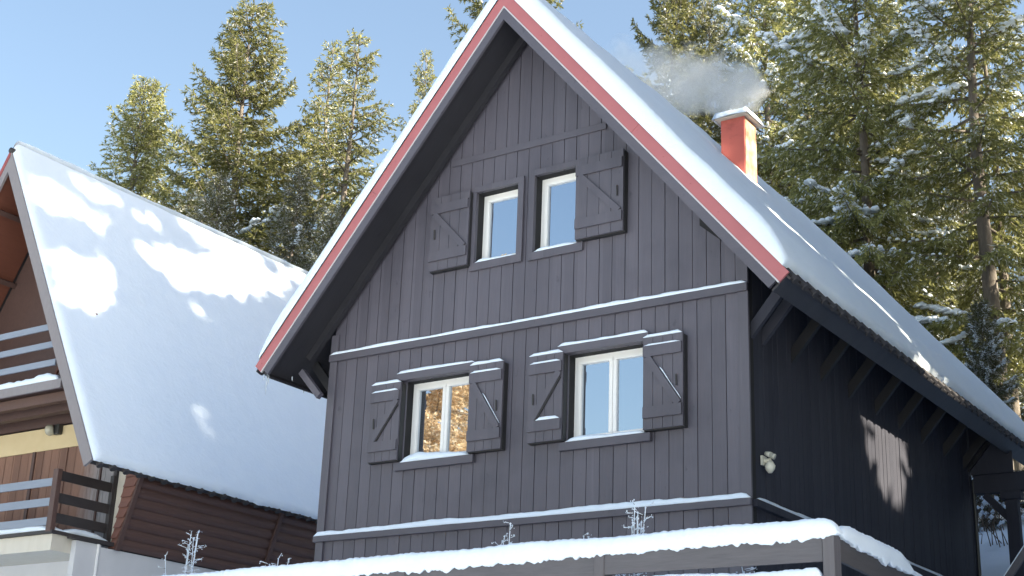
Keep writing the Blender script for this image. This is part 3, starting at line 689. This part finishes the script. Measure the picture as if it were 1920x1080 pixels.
# ------------------------------------------------------------------ trees
def perp(d):
    h = np.array([-d[1], d[0], 0.0]); n = np.linalg.norm(h); return h/n if n > 1e-6 else np.array([1.0, 0, 0])
def spruce(seed, H, R, c0=.12, dens=1.0, pw=.75, droop=.35, lift=.25, snow_p=.3, spray=(.30, .085), sprayn=1.0, gapy=.12, top_lift=40, needle='needle', tr=.02, blob_n=3):
    """returns meshes trunk, crown, snow (base at origin)"""
    rnd = random.Random(seed); rng = np.random.default_rng(seed)
    tw = MB(); lean = [rnd.gauss(0, .012), rnd.gauss(0, .012)]
    def tp(h): return np.array([lean[0]*h+.08*math.sin(h*.4+seed), lean[1]*h+.08*math.cos(h*.33+seed), h])
    r0_ = tr*H*.5+.05
    hs = np.linspace(-.6, H, 16); tw.tube([tp(h) for h in hs], [max(.012, r0_*(1-max(h, 0)/H)**.85) for h in hs], 9)
    P0, P1, Wd, U = [], [], [], []     # needle sprays
    SN = []
    z = c0*H
    side_bias = rnd.uniform(0, 6.28)
    while z < H*.985:
        k = (z-c0*H)/(H-c0*H); nb = max(3, int(round((3.5+2.2*(1-k))*dens*rnd.uniform(.8, 1.2))))
        a0 = rnd.uniform(0, 6.28)
        for b in range(nb):
            if rnd.random() < gapy: continue
            az = a0+b*6.283/nb+rnd.gauss(0, .25)
            L = R*((1-k)**pw*rnd.uniform(.62, 1.08)*(1+.12*math.cos(az-side_bias))*(.75+.25*min(1, k/.08)) + .07)
            e0 = rad(-14+rnd.gauss(0, 6) + (top_lift+14)*k**1.4)
            n = 7; pts = [tp(z+rnd.uniform(-.15, .15))]; hd = np.array([math.cos(az), math.sin(az), 0]); bend = rnd.gauss(0, .12)
            for i in range(n):
                t = i/n; e = e0-droop*(1-k)*1.6*t+lift*2.0*t*t
                h2 = np.array([math.cos(az+bend*t), math.sin(az+bend*t), 0]); pts.append(pts[-1]+(h2*math.cos(e)+np.array([0, 0, math.sin(e)]))*L/n)
            pts = np.array(pts); br = .012+.018*L/R*(r0_/.2)
            tw.tube([pts[0], pts[3], pts[5], pts[7]], [br*1.5, br, br*.6, .004], 4)
            nt = max(4, int(L/.17*dens))
            for i in range(nt):
                t = .10+.90*(i+rnd.random())/nt; f = t*n; j = min(int(f), n-1); p = pts[j]+(pts[j+1]-pts[j])*(f-j)
                d = pts[j+1]-pts[j]; d /= np.linalg.norm(d); s = perp(d)*(1 if i % 2 else -1)
                tl = (.16+.30*L*(1-t)**.8)*rnd.uniform(.6, 1.15); tl = min(tl, 1.3)
                td = d*rnd.uniform(.45, .9)+s*rnd.uniform(.6, 1)+np.array([0, 0, -rnd.uniform(.1, .65)*droop*2]); td /= np.linalg.norm(td)
                m = max(2, int(tl/.10*sprayn))
                tt = (np.arange(m)+rng.random(m))/m
                base = p+td*tl*tt[:, None]+np.stack([0*tt, 0*tt, -.18*tl*tt**2], 1)
                dirs = td*.8+rng.normal(0, .42, (m, 3))+np.array([0, 0, -.25]); dirs /= np.linalg.norm(dirs, axis=1)[:, None]
                ln = spray[0]*rng.uniform(.55, 1.25, m)
                P0.append(base); P1.append(base+dirs*ln[:, None]); Wd.append(spray[1]*rng.uniform(.6, 1.4, m))
            if rnd.random() < min(.75, snow_p*2.2) and k < .93:
                for _ in range(int(3+L*4)):
                    t = rnd.uniform(.25, 1); f = t*n; j = min(int(f), n-1); p = pts[j]+(pts[j+1]-pts[j])*(f-j); d = pts[j+1]-pts[j]; d /= np.linalg.norm(d)
                    SN.append((p+perp(d)*rnd.uniform(-1, 1)*.22*L*(1.15-t)+np.array([0, 0, .03-.05*abs(rnd.random())]), az+rnd.gauss(0, .6), rnd.uniform(.22, .55)))
            m = max(3, int(L/.12)); tt = rng.random(m)*.9+.1; ff = tt*n; jj = np.minimum(ff.astype(int), n-1)
            base = pts[jj]+(pts[jj+1]-pts[jj])*(ff-jj)[:, None]; dirs = (pts[jj+1]-pts[jj])/(L/n)+rng.normal(0, .5, (m, 3)); dirs /= np.linalg.norm(dirs, axis=1)[:, None]
            P0.append(base); P1.append(base+dirs*spray[0]); Wd.append(np.full(m, spray[1]))
            if rnd.random() < snow_p*(1 if k < .8 else .2) and k < (.5 if snow_p < .06 else 2) and L > .7:
                t = rnd.uniform(.3, .6); te = rnd.uniform(.8, 1.0)
                while t < te:
                    f = t*n; j = min(int(f), n-1); p = pts[j]+(pts[j+1]-pts[j])*(f-j); d = pts[j+1]-pts[j]; d /= np.linalg.norm(d)
                    for _ in range(blob_n):
                        SN.append((p+perp(d)*rnd.gauss(0, .16*(1.25-t)*L*.35+.04)+np.array([0, 0, .06+rnd.gauss(0, .015)]), az, rnd.uniform(.7, 1.6)))
                    t += .15/L*rnd.uniform(.7, 1.3)
        z += (.34+.36*(1-k))*rnd.uniform(.75, 1.25)*(H/22)**.3
    m = 10; base = np.repeat(tp(H*.985)[None], m, 0)+rng.normal(0, .04, (m, 3)); P0.append(base); P1.append(base+np.array([0, 0, .3])+rng.normal(0, .1, (m, 3))); Wd.append(np.full(m, .05))
    return tw, np.concatenate(P0), np.concatenate(P1), np.concatenate(Wd), SN, rng
def spray_mesh(name, P0, P1, Wd, rng, mat):
    d = P1-P0; n = len(d); r = rng.normal(0, 1, (n, 3)); r[:, 2] += .8
    s = np.cross(d, r); s /= np.linalg.norm(s, axis=1)[:, None]+1e-9
    mid = P0+d*.45; s = s*Wd[:, None]*.5
    V = np.stack([P0, mid+s, P1, mid-s], 1).reshape(-1, 3)
    F = np.arange(4*n).reshape(n, 4)
    return npmesh(name, V, F, [mat])
def snow_mesh(name, SN, rng):
    vs = []; fs = []
    for p, az, sc in SN:
        o = len(vs); ca, sa = math.cos(az), math.sin(az)
        ring = []
        for k in range(7):
            a = 2*math.pi*k/7; rr = rng.uniform(.75, 1.25); x, y = .17*sc*math.cos(a)*rr, .10*sc*math.sin(a)*rr
            vs.append((p[0]+x*ca-y*sa, p[1]+x*sa+y*ca, p[2]-.02+rng.normal(0, .012)))
        for k in range(7):
            v = vs[o+k]; vs.append((p[0]+(v[0]-p[0])*.62, p[1]+(v[1]-p[1])*.62, p[2]+.05*sc+rng.normal(0, .008)))
        vs.append((p[0], p[1], p[2]+.068*sc)); vs.append((p[0], p[1], p[2]-.03))
        for k in range(7):
            q = (k+1) % 7
            fs += [(o+k, o+q, o+7+q), (o+k, o+7+q, o+7+k), (o+7+k, o+7+q, o+14), (o+q, o+k, o+15)]
    return npmesh(name, np.array(vs), np.array(fs), [M['snow']], smooth=True)
def tree_thing(name, loc, meshes, label, cat, group, scale=(1, 1, 1), rz=0):
    o = bpy.data.objects.new(name, None); COL.objects.link(o); o.location = loc; o.scale = scale; o.rotation_euler = (0, 0, rz); tag(o, label, cat, group)
    for nm, me in zip(('trunk', 'crown', 'snow'), meshes):
        if me is None: continue
        c = bpy.data.objects.new(nm, me); COL.objects.link(c); c.parent = o
        if nm == 'snow': c['kind'] = 'stuff'
    return o
def make_proto(seed, needle='needle', **kw):
    tw, P0, P1, Wd, SN, rng = spruce(seed, 22, kw.pop('R', 3.6), **kw)
    me = bpy.data.meshes.new('trunk'); me.from_pydata(tw.v, [], tw.f); me.materials.append(M['bark']); me.polygons.foreach_set('use_smooth', [True]*len(me.polygons)); me.update()
    return (me, spray_mesh('crown', P0, P1, Wd, rng, M[needle]), snow_mesh('snow', SN, rng) if SN else None)
PR = {
 'full':   make_proto(1, R=5.6, c0=.05, dens=1.3, droop=.40, lift=.40, snow_p=.03, pw=.66, spray=(.20, .046), sprayn=7),
 'full2':  make_proto(2, R=5.2, c0=.05, dens=1.3, droop=.46, lift=.40, snow_p=.03, pw=.58, spray=(.20, .046), sprayn=7),
 'narrow': make_proto(3, R=3.7, c0=.10, dens=1.1, droop=.46, lift=.30, snow_p=.05, pw=.66, gapy=.22, spray=(.19, .045), sprayn=6.5),
 'snowy':  make_proto(4, R=5.4, c0=.12, dens=1.15, droop=.50, lift=.42, snow_p=.50, pw=.55, gapy=.15, top_lift=28, spray=(.20, .047), sprayn=7),
 'snowy2': make_proto(5, R=4.8, c0=.16, dens=1.1, droop=.46, lift=.42, snow_p=.40, pw=.52, gapy=.17, top_lift=28, spray=(.20, .047), sprayn=7),
 'sparse': make_proto(6, R=4.2, c0=.24, dens=1.0, droop=.40, lift=.44, snow_p=.18, pw=.45, gapy=.26, top_lift=22, spray=(.20, .048), sprayn=7.5, tr=.026),
 'dark':   make_proto(7, R=4.8, c0=.04, dens=1.3, droop=.44, lift=.32, snow_p=.10, pw=.6, needle='needle_dark', spray=(.20, .046), sprayn=6.5),
 'young':  make_proto(8, R=6.0, c0=.05, dens=.8, droop=.25, lift=.35, snow_p=.85, pw=.7, needle='needle_dark', spray=(.5, .09), blob_n=3, sprayn=3),
 'far':    make_proto(9, R=5.0, c0=.03, dens=1.0, droop=.38, lift=.34, snow_p=.14, pw=.6, needle='needle_dark', spray=(.28, .07), sprayn=4),
}
def plant(kind, x, y, top, wide, label, rz=0, group='spruces behind the houses', name='spruce_tree'):
    z = gz(x, y)-.3; s = (top-z)/22
    tree_thing(name, (x, y, z), PR[kind], label, 'tree', group, (s*wide, s*wide, s), rz)
# left group
plant('full2', -39.8, 27.5, 30.4, 1.0, 'rounded sunlit spruce at far left, standing alone against the sky', 1.0)
plant('full', -31.2, 27.5, 32.6, 1.1, 'tallest and widest spruce left of the gable, its pointed tip near the top edge', 2.1)
plant('narrow', -29.6, 31, 31.6, .95, 'narrow spruce tip just right of the tallest left spruce', .3)
plant('narrow', -24.8, 27.5, 28.7, 1.1, 'thin open spruce with visible trunk beside the gable roof edge', 4.0)
plant('dark', -27.2, 22.5, 20.6, .95, 'dark green spruce low behind the middle of the snowy left roof', .7)
plant('dark', -24.1, 24.0, 20.6, .9, 'dark spruce in the lower group just left of the gable roof', 2.9)
plant('dark', -31.3, 24.5, 21.3, .85, 'dark bushy spruce low between the two big left spruces', 4.4)
plant('dark', -21.0, 22.5, 17.8, .95, 'short dark spruce tucked between the snowy left roof and the gable roof edge', 5.6)
plant('narrow', -20.6, 27.5, 26.9, .68, 'spruce whose tip peeks over the left roof edge of the main house', 1.2)
plant('full2', -13.7, 25, 31.0, .82, 'spruce behind the gable peak with branch ends showing on both sides', 3.3)
# right group
plant('full', -6.1, 22, 24.2, .8, 'sunlit spruce behind the smoke, leftmost of the right-hand trees', .4)
plant('narrow', -12.1, 30, 24.8, 1.0, 'small thin spruce behind the smoke plume at the left of the right-hand trees', 2.2)
plant('snowy2', -3.6, 24, 25.6, .85, 'spruce with snowy boughs above the smoking chimney', 1.9)
plant('dark', -7.4, 28, 25.8, .75, 'darker spruce above the smoke, between two lighter trees', 3.0)
plant('full2', -3.9, 29, 25.6, .8, 'small dark spruce tip between the chimney tree and the big snowy spruce', 5.0)
plant('snowy', 1.3, 20, 23.6, .9, 'biggest spruce right of the chimney with long snow-laden boughs', .9)
plant('snowy2', .9, 23.5, 21.0, .7, 'spruce right behind the big snow-laden one, its trunk showing at its side', 4.1)
plant('sparse', 4.45, 20, 21.6, 1.0, 'tall gappy spruce with a long visible trunk near the right edge', .2)
plant('full', 6.4, 25, 20.6, .8, 'sunlit yellow-green spruce cut by the right edge', 2.6)
plant('sparse', 4.32, 22.2, 20.6, .75, 'slim spruce whose bare sunlit trunk stands right of the gappy one', 3.4)
plant('narrow', -.2, 30, 21.5, .9, 'spruce behind the gap left of the tall bare-trunk tree', 5.5)
plant('snowy2', -3.2, 31, 24.6, .8, 'spruce deep behind the big snow-laden one', 2.4)
plant('young', .5, 18.2, 10.6, .95, 'low snowy spruce right above the middle of the main roof edge', .5)
plant('young', 3.2, 16.5, 7.6, .8, 'young spruce with white snow plates before the bare trunks at right', 2.0)
plant('young', 5.1, 16.6, 7.9, .85, 'young snow-plated spruce at the right edge above the roof end', 4.4)
# deeper wood, each a tree
rnd = random.Random(77); k = 0
for i in range(80):
    y = rnd.uniform(33, 62); x = 14.6-(y+16.3)*rnd.uniform(.20, .80)
    t = (y+16.3)
    fr = (14.6-x)/t
    if fr > .56: continue
    top = gz(x, y)+rnd.uniform(9, 13)
    plant('far', x, y, top, rnd.uniform(.8, 1.1), 'dark spruce deep in the wood behind the main house', rnd.uniform(0, 6), 'spruces deep in the wood')
# snowy brush on the bank behind the porch
def brush(name, x, y, h, wd, n, label, seed):
    rnd = random.Random(seed); z0 = gz(x, y); t = thing(name, (x, y, z0-.1), label, 'shrub', 'snowy brush behind the porch'); st, fr = MB(), MB()
    for i in range(n):
        b = Vector((x+rnd.gauss(0, wd), y+rnd.gauss(0, wd*.5), z0-.1)); tip = b+Vector((rnd.gauss(0, .3), rnd.gauss(0, .2), h*rnd.uniform(.5, 1)))
        m = b.lerp(tip, .5)+Vector((rnd.gauss(0, .08), 0, .05)); st.tube([b, m, tip], [.013, .009, .004], 4)
        for k in range(7):
            q = m.lerp(tip, k/6); e = q+Vector((rnd.gauss(0, .16), rnd.gauss(0, .16), rnd.uniform(-.02, .16))); st.tube([q, e], [.005, .003], 3)
            if rnd.random() < .75: blob(fr, e, rnd.uniform(.02, .06), rnd)
    st.build('stem', M['stem'], t); fr.build('snow', M['snow'], t)['kind'] = 'stuff'
brush('bare_shrub', 5.9, 13.2, 1.3, .5, 16, 'snow-dusted bare shrub seen under the porch beam beside the post', 1)
brush('bare_shrub', 4.6, 15.5, 1.7, 1.0, 60, 'thicker snowy bush higher on the bank seen under the porch beam', 2)
brush('bare_shrub', 7.6, 15.0, 1.6, .8, 24, 'snow-dusted brush right of the porch post', 3)

# ------------------------------------------------------------------ unseen tall spruces beside the house (outside the picture), placed to shade it,
# with openings cut in their crowns to shape sun patches on roofs and wall
LITROOF = [[(0.04,6.13),(0.96,6.34),(1.9,6.46),(2.14,6.16),(1.86,5.69),(1.43,5.32),(1.45,5.06),(0.77,4.77),(0.11,4.75),(0.05,5.51)],
 [(0.1,7.8),(0.7,8.01),(1.5,7.81),(2.27,7.28),(2.08,7.0),(1.64,6.93),(1.2,7.14),(0.54,6.93),(0.1,6.89)],
 [(0.61,8.22),(1.15,8.36),(2.59,8.58),(2.59,8.06),(1.92,7.83),(1.22,8.09)],
 [(2.63,8.02),(3.39,8.28),(4.09,8.47),(3.93,8.03),(3.48,7.75),(2.83,7.8)],
 [(2.68,7.36),(3.57,7.53),(4.55,7.64),(5.97,8.23),(7.13,8.16),(9.25,8.87),(7.55,7.32),(7.11,7.39),(6.63,7.06),(5.76,6.69),(4.66,6.55),(3.69,6.32),(3.26,6.66),(2.74,6.91)],
 [(4.47,8.67),(5.22,8.7),(7.22,8.81),(9.25,8.87),(6.98,8.27),(5.25,8.01),(4.49,7.93)],
 [(3.52,6.17),(4.09,6.31),(4.58,5.93),(4.59,5.74),(4.02,5.71)], [(6.51,6.81),(7.05,6.83),(6.69,6.35),(6.32,6.39)],
 [(3.41,5.28),(3.89,5.38),(4.33,5.18),(3.75,5.01)], [(0.52,6.68),(1.1,6.82),(1.2,6.67),(1.0,6.5),(0.61,6.49)]]
def grow(polys, f):
    out = []
    for p in polys:
        cy = sum(q[0] for q in p)/len(p); cz = sum(q[1] for q in p)/len(p); out.append([(cy+(a-cy)*f, cz+(b-cz)*f) for a, b in p])
    return out
LITROOF = grow(LITROOF, 1.05)
LITMAIN = [[(-.75,7.75),(-.75,8.1),(4.4,8.1),(4.4,7.3),(3.6,7.4),(1.0,7.75)],
 [(4.3,6.4),(3.2,5.6),(1.5,4.9),(1.6,4.2),(2.3,3.85),(3.3,3.4),(3.5,2.5),(4.2,2.4),(4.5,3.6),(3.4,4.3),(2.6,4.7),(3.4,5.2),(4.8,6.2)]]
LITWALL = [[(3.75,2.4),(4.7,2.4),(6.0,2.4),(5.95,1.35),(5.72,.85),(5.35,.42),(4.4,.72),(3.95,1.0),(3.75,1.4)], [(2.96,1.71),(3.46,1.75),(3.3,1.53),(2.93,1.45)]]
LITCHIM = [[(4.0,6.0),(5.05,6.0),(5.05,8.0),(4.0,8.0)]]
LITSMOKE = [[(4.1, 8.2), (4.6, 8.0), (4.95, 8.4), (4.9, 9.3), (4.4, 9.6), (4.05, 8.9)]]
def inpoly(px, py, poly):
    c = np.zeros(len(px), bool); n = len(poly)
    for i in range(n):
        x1, y1 = poly[i]; x2, y2 = poly[(i+1) % n]
        cond = ((y1 > py) != (y2 > py)) & (px < (x2-x1)*(py-y1)/((y2-y1) if y2 != y1 else 1e-9)+x1); c ^= cond
    return c
SV = np.array(SUN)
JIT = np.random.default_rng(5)
def open_crown(P):
    """True where a needle would block one of the sunlit openings"""
    hit = np.zeros(len(P), bool)
    for n_, p0, polys, jit in (((math.sin(LTH), 0, math.cos(LTH)), (LX, 0, LZ+.2), LITROOF, .13), ((math.sin(TH), 0, math.cos(TH)), (XR, 0, ZA+.70), LITMAIN, .22), ((1, 0, 0), (W, 0, 0), LITWALL, .17), ((1, 0, 0), (5.0, 0, 0), LITCHIM, .1), ((1, 0, 0), (3.5, 0, 0), LITSMOKE, .15)):
        n_ = np.array(n_); t = ((np.array(p0)-P)@n_)/(SV@n_); Q = P+t[:, None]*SV+JIT.normal(0, jit, P.shape)
        for pl in polys: hit |= inpoly(Q[:, 1], Q[:, 2], pl)
    return hit
k = 0
for row, (xx, ph) in enumerate(((18.0, 0), (22.5, 1.7))):
    yy = (-2.2, -4.5)[row]+ph
    while yy < 20:
        rr = random.Random(500+k); x = xx+rr.uniform(-.6, .6); y = yy; H = 29.5+rr.uniform(-.8, .8)+row*2.5
        tw, P0, P1, Wd, SN, rng = spruce(600+k, H, 3.7, c0=.0, dens=1.0, pw=.26, gapy=.0, spray=(.60, .36), sprayn=.85, snow_p=0)
        z = gz(x, y)-.3; off = np.array([x, y, z]); keep = ~open_crown((P0+P1)/2+off)
        me = bpy.data.meshes.new('trunk'); v = np.array(tw.v)
        okv = ~open_crown(v+off); me.from_pydata(tw.v, [], [f for f in tw.f if all(okv[i] for i in f)]); me.materials.append(M['bark']); me.update()
        tree_thing('spruce_tree', (x, y, z), (me, spray_mesh('crown', P0[keep], P1[keep], Wd[keep], rng, M['needle_dark']), None), 'unseen tall spruce beside the main house, placed for shade, crown cut for sun patches', 'tree', 'unseen shade spruces beside the house')
        yy += 3.6; k += 1
# unseen tree added for the window reflection, sunlit gold put into its leaves
tw, P0, P1, Wd, SN, rng = spruce(900, 24, 6.5, c0=.1, dens=1.5, pw=.4, droop=.1, lift=.4, snow_p=0, spray=(.18, .09), sprayn=4.5)
me = bpy.data.meshes.new('trunk'); me.from_pydata(tw.v, [], tw.f); me.materials.append(M['bark']); me.update()
tree_thing('reflection_tree', (-20.5, -28.5, gz(-20.5, -28.5)-.2), (me, spray_mesh('crown', P0, P1, Wd, rng, M['gold']), None), 'unseen golden tree added across the road for the lower left window reflection', 'tree', None)
